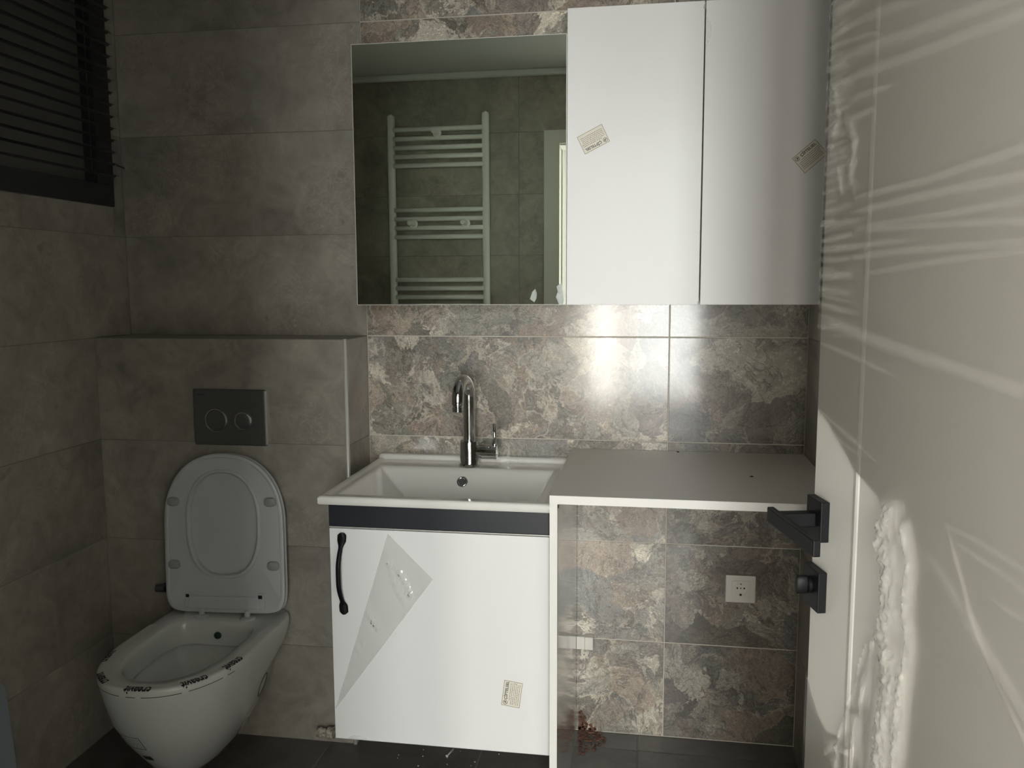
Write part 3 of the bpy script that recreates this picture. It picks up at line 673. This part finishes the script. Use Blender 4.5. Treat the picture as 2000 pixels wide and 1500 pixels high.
# ------------------------------------------------------------------ mirror and wall cabinets
mc = empty('mirror_cabinet', (.3177, -.075, 1.2868), 'mirror-fronted wall cabinet above the sink', 'mirror')
kid(box('carcass', (.045, .6085, -.131, -.0015, 1.293, 1.982), M_edge), mc)
kid(box('door_board', (.0232, .6100, -.1465, -.1315, 1.2868, 1.9895), M_edge, bevel=.0006), mc)
kid(box('mirror', (.0260, .6090, -.1503, -.1466, 1.2880, 1.9870), M_mirror, bevel=.0005, seg=1), mc)
for pts, z in (([(.512, 1.303), (.519, 1.322), (.527, 1.330), (.531, 1.318), (.530, 1.305), (.524, 1.294)], 0), ([(.590, 1.290), (.583, 1.308), (.588, 1.322), (.584, 1.336), (.597, 1.345), (.601, 1.325), (.604, 1.300), (.602, 1.289)], 1)):
    fs = MB(); cx = sum(p[0] for p in pts)/len(pts); cz = sum(p[1] for p in pts)/len(pts)
    fs.add([(x, -.1508-.0025*((k*7) % 3), zz) for k, (x, zz) in enumerate(pts)]+[(cx, -.156, cz)], [(k, (k+1) % len(pts), len(pts)) for k in range(len(pts))])
    kid(fs.build('film_scrap', film_mat('scrap_film%d' % z, .35, (.85, .9, .9), .08), smooth=False), mc)
wc = empty('wall_cabinet', (.937, -.075, 1.2866), 'white two-door wall cabinet right of the mirror, taller than it', 'cabinet')
kid(MB().box(.6125, .9545, -.131, -.0015, 1.290, 2.049).box(.9665, 1.2630, -.131, -.0015, 1.290, 2.049).box(.9545, .9665, -.030, -.0015, 1.290, 2.049).build('carcass', M_edge, bevel=.001), wc)
d1 = kid(box('door', (.6115, .9588, -.150, -.1320, 1.2868, 2.0505), M_white, bevel=.0008), wc)
d2 = kid(box('door', (.9622, 1.2630, -.150, -.1320, 1.2868, 2.0505), M_white, bevel=.0008), wc)
sticker(d1, (.6803, -.150, 1.7184), (-.0644, 0, -.0319), (.0221, 0, -.0458), (0, -1, 0), .0735, .0510)
sticker(d2, (1.2260, -.150, 1.6600), (.0558, 0, .0483), (-.0405, 0, .0470), (0, -1, 0), .0735, .0510)
for p in ((.9592, 2.035, .955), (.9592, 1.292, .953)):
    o = MB().add([(p[0]-.004, -.1506, p[1]-.004), (p[0]+.003, -.1525, p[1]-.003), (p[0]+.001, -.1535, p[1]+.007), (p[0]-.003, -.1508, p[1]+.004)], [(0,1,2,3)]).build('film_scrap', M_film2); o.parent = d1
fe = MB(); pts = [(.9645, 2.012), (.972, 2.0), (.9768, 1.982), (.9755, 1.965), (.970, 1.950), (.9642, 1.940), (.9635, 1.975)]
fe.add([(x, -.1505, z) for x, z in pts], [tuple(range(len(pts)))]); o = fe.build('film_scrap', M_film2); o.parent = d2

# ------------------------------------------------------------------ socket
ps = empty('power_socket', (1.102, -.006, .4695), 'cream square power socket on the stone-patterned wall under the worktop', 'socket')
kid(box('frame', (1.0600, 1.1440, -.009, -.0002, .4290, .5100), M_socket, bevel=.0025), ps)
kid(box('insert', (1.0765, 1.1275, -.0115, -.009, .4440, .4950), M_socket, bevel=.001), ps)
SC = (1.102, -.0115, .4695)
kid(smooth_angle(MB().lathe([(.0195, -.0002), (.0195, .0012), (.0178, .0012), (.0170, -.0010)], SC, 'y', 36, cap0=False).build('socket_rim', M_socket, smooth=True), 30), ps)
hl = MB()
for x, z, r in ((-.0098, .0045, .0024), (0, .0045, .0018), (.0098, .0045, .0024)): hl.lathe([(r, 0), (r, .0008)], (SC[0]+x, SC[1]-.0004, SC[2]+z), 'y', 14)
hl.box(SC[0]-.003, SC[0]+.003, SC[1]-.0022, SC[1], SC[2]-.0175, SC[2]-.0125); hl.box(SC[0]-.0025, SC[0]+.0025, SC[1]-.0022, SC[1], SC[2]+.0160, SC[2]+.0180)
kid(hl.build('socket_holes', M_dark), ps)

# ------------------------------------------------------------------ small things on the floor
rs = MB(); rg = random.Random(9)
for i in range(150):
    a, r = rg.random()*1.57, .085*rg.random()**1.1; x, y = .640+r*math.cos(a)*1.0, -.006-r*math.sin(a)*1.5; q = .002+.005*rg.random()
    rs.lathe([(.0005, 0), (q, .0006), (q*.7, .002+.002*rg.random()), (.0004, .0035)], (x, y, .0002), 'z', 7)
for i in range(90):
    z = .055*rg.random()**1.8; x = .636+.05*rg.random()**1.6*(1-z/.06); q = .002+.004*rg.random()
    rs.lathe([(q, 0), (q*.6, .0015)], (x+q, -.0002, z+q), 'y', 7)
tag(rs.build('sealant_residue', M_rust), 'orange brown residue in the floor corner behind the side panel', 'residue', kind='stuff')
pf = empty('pipe_fitting', (-.095, LY-.03, .035), 'dusty beige pipe fitting at the wall just left of the vanity bottom', 'fitting')
kid(smooth_angle(MB().tube([(-.113, LY-.022, .040), (-.100, LY-.022, .040), (-.097, LY-.022, .040), (-.083, LY-.022, .041), (-.078, LY-.022, .041), (-.062, LY-.022, .042)], [.013, .0155, .0125, .0125, .0175, .0165], 18).build('elbow', M_lump, smooth=True), 30), pf)
kid(MB().tube([(-.072, LY-.001, .041), (-.072, LY-.03, .041)], .010, 14).build('connector', M_lump, smooth=True), pf)
sc = empty('screw', (.284, -.19, .004), 'small pale screw lying on the floor tiles under the vanity', 'screw')
kid(MB().tube([(.279, -.205, .0042), (.288, -.170, .0042)], [.0018, .0028], 8).build('shank', M_alu, smooth=True), sc)
kid(MB().tube([(.2782, -.208, .0042), (.279, -.205, .0042)], [.0042, .0030], 10).build('head', M_alu), sc)
db = MB()
for _ in range(22):
    x, y, q = .12+.36*rg.random(), -.10-.22*rg.random(), .0012+.0016*rg.random()
    db.lathe([(.0004, 0), (q, .0005), (q*.6, .0018), (.0003, .0022)], (x, y, .0002), 'z', 6)
tag(db.build('floor_grit', M_socket), 'pale grit scattered on the floor in front of the vanity wall', 'debris', kind='stuff')
# pale board end at the lower left edge of the view
bd = MB(); ol_ = []
for y, z in ((-.6265, .335), (-.632, .352), (-.645, .362), (-.67, .366), (-1.05, .366), (-1.05, 0), (-.602, 0), (-.610, .12)): ol_.append((y, z))
bd.rings([[(XL+.002, y, z) for y, z in ol_], [(XL+.016, y, z) for y, z in ol_]], True, True)
tag(bd.build('leaning_board', M_bluegrey, bevel=.003), 'pale blue grey board standing against the left wall at the lower left', 'board')

# ------------------------------------------------------------------ towel radiator on the doorway wall (seen in the mirror)
rd = empty('towel_radiator', (-.2, -2.05, 1.0), 'white ladder towel radiator reflected in the mirror', 'radiator')
for x in (-.437, .038):
    rs = []
    for z in (.93, 2.170, 2.176):
        s_ = 1 if z < 2.172 else .8
        rs.append([(x+.0175*s_*math.copysign(abs(math.cos(a))**.6, math.cos(a)), -2.02+.0175*s_*math.copysign(abs(math.sin(a))**.6, math.sin(a)), z) for a in [2*math.pi*k/20 for k in range(20)]])
    kid(smooth_angle(MB().rings(rs, True, True).build('post', M_radi, smooth=True), 40), rd)
    kid(MB().lathe([(.006, 0), (.006, .004), (.004, .006)], (x, -2.02, 2.176), 'z', 12).build('vent_plug', M_radi), rd)
rail = None
for z in (2.106, 2.062, 2.018, 1.975, 1.932, 1.716, 1.672, 1.628, 1.584, 1.372, 1.329, 1.286, 1.243, 1.08, 1.037, .994):
    if rail is None:
        ro = MB().tube([(-.425, 0, 0), (.026, 0, 0)], .0115, 14).build('rail', M_radi, smooth=True); rail = ro.data
    else: ro = bpy.data.objects.new('rail', rail); COL.objects.link(ro)
    ro.parent = rd; ro.location = (.2, -2.012+2.05, z-1.0)
for x, z in ((-.200, 2.083), (-.325, 1.648), (-.06, 1.648), (-.325, 1.06), (-.06, 1.06)):
    kid(smooth_angle(MB().lathe([(.012, -.085), (.012, -.012), (.021, -.010), (.021, 0), (.017, .004)], (x, -2.010, z), 'y', 20).build('wall_bracket', M_radi, smooth=True), 40), rd)

# ------------------------------------------------------------------ door leaf
TH = math.radians(12.0); DD = Vector((math.sin(TH), -math.cos(TH), 0)); DN = Vector((-math.cos(TH), -math.sin(TH), 0)); DE = Vector((1.045, -1.29, 0))
MD = Matrix((DD, DN*-1, Vector((0,0,1)))).transposed().to_4x4()  # local x along leaf, local y into the wall side, z up
MD.translation = DE+Vector((0, 0, .008))
dr = empty('door_1', (0,0,0), 'pale panelled bathroom door standing open on the right, black fittings', 'door', kind='structure'); dr.matrix_world = MD
LW, LH = .825, 2.02; Z0 = .008
leaf = MB(); leaf.box(0, LW, .0, .040, 0, LH); leaf = leaf.build('leaf', M_door, dr, bevel=.0015)
def molding(x0, x1, z0, z1, name='panel_molding'):
    """raised bead around a panel: mitred profile swept round a rectangle"""
    prof_ = [(0, 0), (.003, .0012), (.008, .0018), (.012, .0010), (.0150, -.0003)]; rs = []
    for cx, cz, sx, sz_ in ((x0, z0, 1, 1), (x1, z0, -1, 1), (x1, z1, -1, -1), (x0, z1, 1, -1), (x0, z0, 1, 1)):
        rs.append([(cx+sx*o_, -h_, cz+sz_*o_) for o_, h_ in prof_])
    return MB().rings(rs, closed=False).build(name, M_door, dr)
molding(.112, LW-.112, .10-Z0, .62-Z0); molding(.112, LW-.112, .74-Z0, 1.90-Z0)
def plate(name, u0, u1, z0, z1, th, par=dr, m=M_black):
    return MB().box(u0, u1, -th, -.0001, z0-Z0, z1-Z0).build(name, m, par, bevel=.0012)
ro_ = plate('lever_rosette', .0045, .0500, 1.0135, 1.0655, .0115)
neck = MB().box(.019, .036, -.062, -.0115, 1.0300-Z0, 1.0480-Z0)
neck.box(.0, .150, -.0625, -.0535, 1.0285-Z0, 1.0485-Z0)
o = neck.build('lever_handle', M_black, dr, bevel=.0015)
lo_ = plate('lock_rosette', .0015, .0500, .9210, .9740, .0115)
tn = MB(); tn.tube([(.022, -.0115, .9500-Z0), (.022, -.0155, .9500-Z0)], .011, 24)
tn.rings([[(.022+.0052*math.cos(a)*s_, y, .9500-Z0+.0125*math.sin(a)*s_) for a in [2*math.pi*k/24 for k in range(24)]] for y, s_ in ((-.0155, 1), (-.027, 1), (-.0285, .85))], True, True)
smooth_angle(tn.build('thumb_turn', M_black, dr), 40)
MB().box(-.0012, .0, .008, .032, .90, 1.10).build('latch_plate', M_black, dr, bevel=.0003)
for z in (.25, 1.05, 1.80): MB().tube([(LW+.004, .002, z-.045), (LW+.004, .002, z+.045)], .006, 12).build('door_hinge', M_steel, dr, smooth=True)

# stretch film wrapped over the door leaf
hole = [(-.02,1.186),(.03,1.168),(.069,1.148),(.115,1.120),(.170,1.104),(.200,1.094),(.188,1.075),(.193,1.047),(.207,.989),(.191,.947),(.165,.933),(.148,.885),(.128,.837),(.102,.786),(.075,.773),(.055,.777),(.033,.794),(.012,.815),(-.02,.836)]
def inside(P, poly):
    x, y = P; c = False; j = len(poly)-1
    for i in range(len(poly)):
        if (poly[i][1] > y) != (poly[j][1] > y) and x < (poly[j][0]-poly[i][0])*(y-poly[i][1])/(poly[j][1]-poly[i][1])+poly[i][0]: c = not c
        j = i
    return c
# creases: (points along the crease, half width, height, extra opacity)
FO = [([(.05,1.577),(.372,1.553)], .0075, .0042, .50), ([(.031,1.608),(.345,1.573)], .0085, .0042, .45), ([(.065,1.552),(.168,1.545)], .004, .003, .5), ([(.068,1.529),(.134,1.528)], .004, .003, .5),
 ([(.086,1.436),(.238,1.438),(.383,1.446)], .0045, .004, .45), ([(.077,1.42),(.275,1.424),(.385,1.424)], .0050, .0045, .5), ([(.089,1.402),(.278,1.402),(.389,1.405)], .0038, .0035, .4),
 ([(.089,1.398),(.278,1.393),(.389,1.388)], .0035, .0035, .4), ([(.004,1.365),(.195,1.371),(.326,1.371)], .004, .0035, .45), ([(.119,1.348),(.281,1.359),(.391,1.364)], .0035, .003, .4), ([(.026,1.379),(.126,1.381),(.234,1.381)], .004, .0035, .45),
 ([(-.005,1.294),(.05,1.289),(.136,1.276),(.291,1.261),(.403,1.25),(.55,1.235)], .0085, .0055, .62), ([(.006,1.264),(.126,1.25),(.213,1.238)], .0035, .003, .5),
 ([(.006,1.177),(.096,1.159),(.172,1.141)], .0035, .003, .45), ([(.039,1.156),(.149,1.137)], .003, .0025, .3), ([(.263,1.08),(.354,1.032),(.429,.988)], .007, .004, .3),
 ([(.297,1.11),(.361,1.11),(.417,1.106)], .003, .003, .3), ([(.323,1.099),(.392,1.093),(.419,1.089)], .003, .003, .35), ([(.38,1.066),(.421,1.064)], .003, .003, .3), ([(.305,1.113),(.353,1.041),(.394,.999)], .003, .003, .25),
 ([(-.008,1.412),(.111,1.409)], .005, .003, .45), ([(-.006,1.393),(.10,1.396)], .004, .003, .4), ([(-.002,1.347),(.091,1.347)], .0065, .003, .6), ([(0,1.331),(.091,1.325)], .0065, .003, .55), ([(.001,1.315),(.082,1.303)], .003, .003, .4),
 ([(.012,1.283),(.083,1.291)], .003, .003, .3), ([(.043,1.275),(.098,1.276)], .002, .002, .4),
 ([(.015,1.498),(.033,1.537),(.017,1.589)], .008, .003, .25), ([(.055,1.54),(.080,1.50),(.072,1.46),(.086,1.436)], .009, .004, .55), ([(.039,1.476),(.053,1.438)], .006, .003, .35),
 ([(.0,1.640),(.1,1.634),(.33,1.60)], .006, .004, .4), ([(.0,1.665),(.12,1.655),(.30,1.63)], .006, .004, .4), ([(.0,1.625),(.07,1.618),(.15,1.606)], .003, .003, .4), ([(.0,1.69),(.2,1.67),(.5,1.62)], .006, .004, .4), ([(.0,1.60),(.07,1.592)], .005, .003, .4), ([(.0,1.58),(.065,1.572)], .005, .003, .4), ([(.0,1.56),(.06,1.553)], .004, .003, .35), ([(.02,1.52),(.08,1.51)], .004, .003, .4)]
CRUM = [([(.205,1.088),(.196,1.06),(.212,1.035),(.216,.994),(.207,.96),(.225,.93),(.222,.88),(.215,.84),(.21,.76)], .020, .018, .75), ([(.237,1.085),(.250,1.056),(.248,1.006),(.257,.971),(.250,.90),(.244,.83),(.235,.74)], .008, .010, .5),
        ([(.165,.933),(.148,.885),(.128,.837),(.108,.786),(.10,.742)], .004, .006, .5), ([(.185,.94),(.168,.88),(.150,.82),(.142,.74)], .006, .008, .25), ([(.0,.829),(.020,.805),(.050,.782)], .003, .004, .45), ([(.069,.744),(.095,.770),(.13,.778)], .004, .005, .45)]
us = np.arange(-.001, .53, .0023); zs = np.arange(.36, 1.98, .0021)
UU, ZZ = np.meshgrid(us, zs); H = np.full(UU.shape, .0022); A = np.zeros(UU.shape)
rn = np.random.RandomState(4)
def dist(UU, ZZ, pts):
    best = np.full(UU.shape, 9.)
    for (x0, y0), (x1, y1) in zip(pts, pts[1:]):
        dx, dy = x1-x0, y1-y0; t_ = np.clip(((UU-x0)*dx+(ZZ-y0)*dy)/(dx*dx+dy*dy), 0, 1); best = np.minimum(best, np.hypot(UU-x0-t_*dx, ZZ-y0-t_*dy))
    return best
def taper(UU, ZZ, pts, tail=.35):
    (x0, y0), (x1, y1) = pts[0], pts[-1]; dx, dy = x1-x0, y1-y0
    s_ = np.clip(((UU-x0)*dx+(ZZ-y0)*dy)/(dx*dx+dy*dy), 0, 1); return np.clip((1-s_)/tail, 0, 1)**.7*np.clip(.35+s_/.10, 0, 1)
wob = .0005*np.sin(UU*11+ZZ*7)
for pts, w, h, op in FO:
    if pts[-1][0] > .30: (xa, ya), (xb, yb) = pts[-2], pts[-1]; pts = pts+[(.66, yb+(yb-ya)/(xb-xa)*(.66-xb)*.8)]
    tp_ = taper(UU, ZZ, pts); w = w*(.45+.55*tp_)
    d = dist(UU, ZZ+wob, pts); g_ = np.exp(-(d/w)**2)*tp_; tri = np.clip(1-d/(w*1.1), 0, 1)*tp_
    H += .45*h*g_; A += op*np.clip(tri*1.5, 0, 1)
crn = np.zeros(UU.shape)
for k in range(26):
    a = rn.rand()*math.pi; f = 110+rn.rand()*420; crn += np.abs(np.sin((UU*math.cos(a)*1.9+ZZ*math.sin(a)*.7)*f+rn.rand()*6+1.2*np.sin(ZZ*40+k)))*(70/f)**.7
crn = (crn-crn.min())/(crn.max()-crn.min())
for pts, w, h, op in CRUM:
    d = dist(UU, ZZ+wob, pts); g_ = np.exp(-(d/w)**2); H += .6*h*g_*(.25+1.3*crn); A += op*g_*(.5+2.2*crn**1.5)
# slack folds fanning down from the crumple
H += .0012*np.sin((UU+.35*ZZ)*150)*np.exp(-((UU-.15)/.07)**2)*(ZZ < .95)*(ZZ > .0)
H += .0004*np.sin(ZZ*260+8*UU)*(UU < .09)*(ZZ > 1.28)
# bunched layers of film gripping the free edge of the leaf
rt2 = np.random.RandomState(11)
for z_ in np.arange(1.285, 1.74, .0115):
    L_ = .035+.075*rt2.rand(); zz_ = z_+.006*rt2.rand(); sl_ = (-.10 if z_ < 1.33 else .03)*L_
    seg_ = [(-.004, zz_), (L_, zz_+sl_)]; tp_ = taper(UU, ZZ, seg_, .6); w_ = (.0020+.0035*rt2.rand())*(.3+.7*tp_); d = dist(UU, ZZ+wob, seg_)
    A += (.25+.5*rt2.rand())*np.clip(1.3-d/w_, 0, 1)*tp_; H += .0012*np.exp(-(d/w_)**2)*tp_
edge_w = .052+.022*np.sin(ZZ*61)+.014*np.sin(ZZ*173+1)+.008*np.sin(ZZ*420)
A += .34*np.clip((edge_w-UU)/.006, 0, 1)*(ZZ > 1.40)*np.clip((ZZ-1.40)/.02, 0, 1)
A = np.clip(A, 0, 1)*.52
nu, nz = len(us), len(zs); keep = np.ones(UU.shape, bool)
for j in range(nz):
    if .72 < zs[j] < 1.2:
        for i in range(nu):
            if us[i] < .24 and inside((us[i], zs[j]), hole): keep[j, i] = False
idx = -np.ones(UU.shape, int); idx[keep] = np.arange(keep.sum())
Vn = np.stack([UU[keep], -H[keep], ZZ[keep]-Z0], 1)
q = keep[:-1,:-1] & keep[1:,:-1] & keep[:-1,1:] & keep[1:,1:]
Fn = np.stack([idx[:-1,:-1][q], idx[:-1,1:][q], idx[1:,1:][q], idx[1:,:-1][q]], 1)
me = bpy.data.meshes.new('stretch_film'); me.from_pydata(Vn.tolist(), [], Fn.tolist())
at = me.attributes.new('fold', 'FLOAT', 'POINT'); at.data.foreach_set('value', A[keep].astype(np.float32))
me.polygons.foreach_set('use_smooth', [True]*len(me.polygons)); me.update()
fo_ = link_mesh('stretch_film', me, M_film); fo_.matrix_world = MD
tag(fo_, 'creased clear stretch film wrapped over the open door, torn around its handle', 'film')
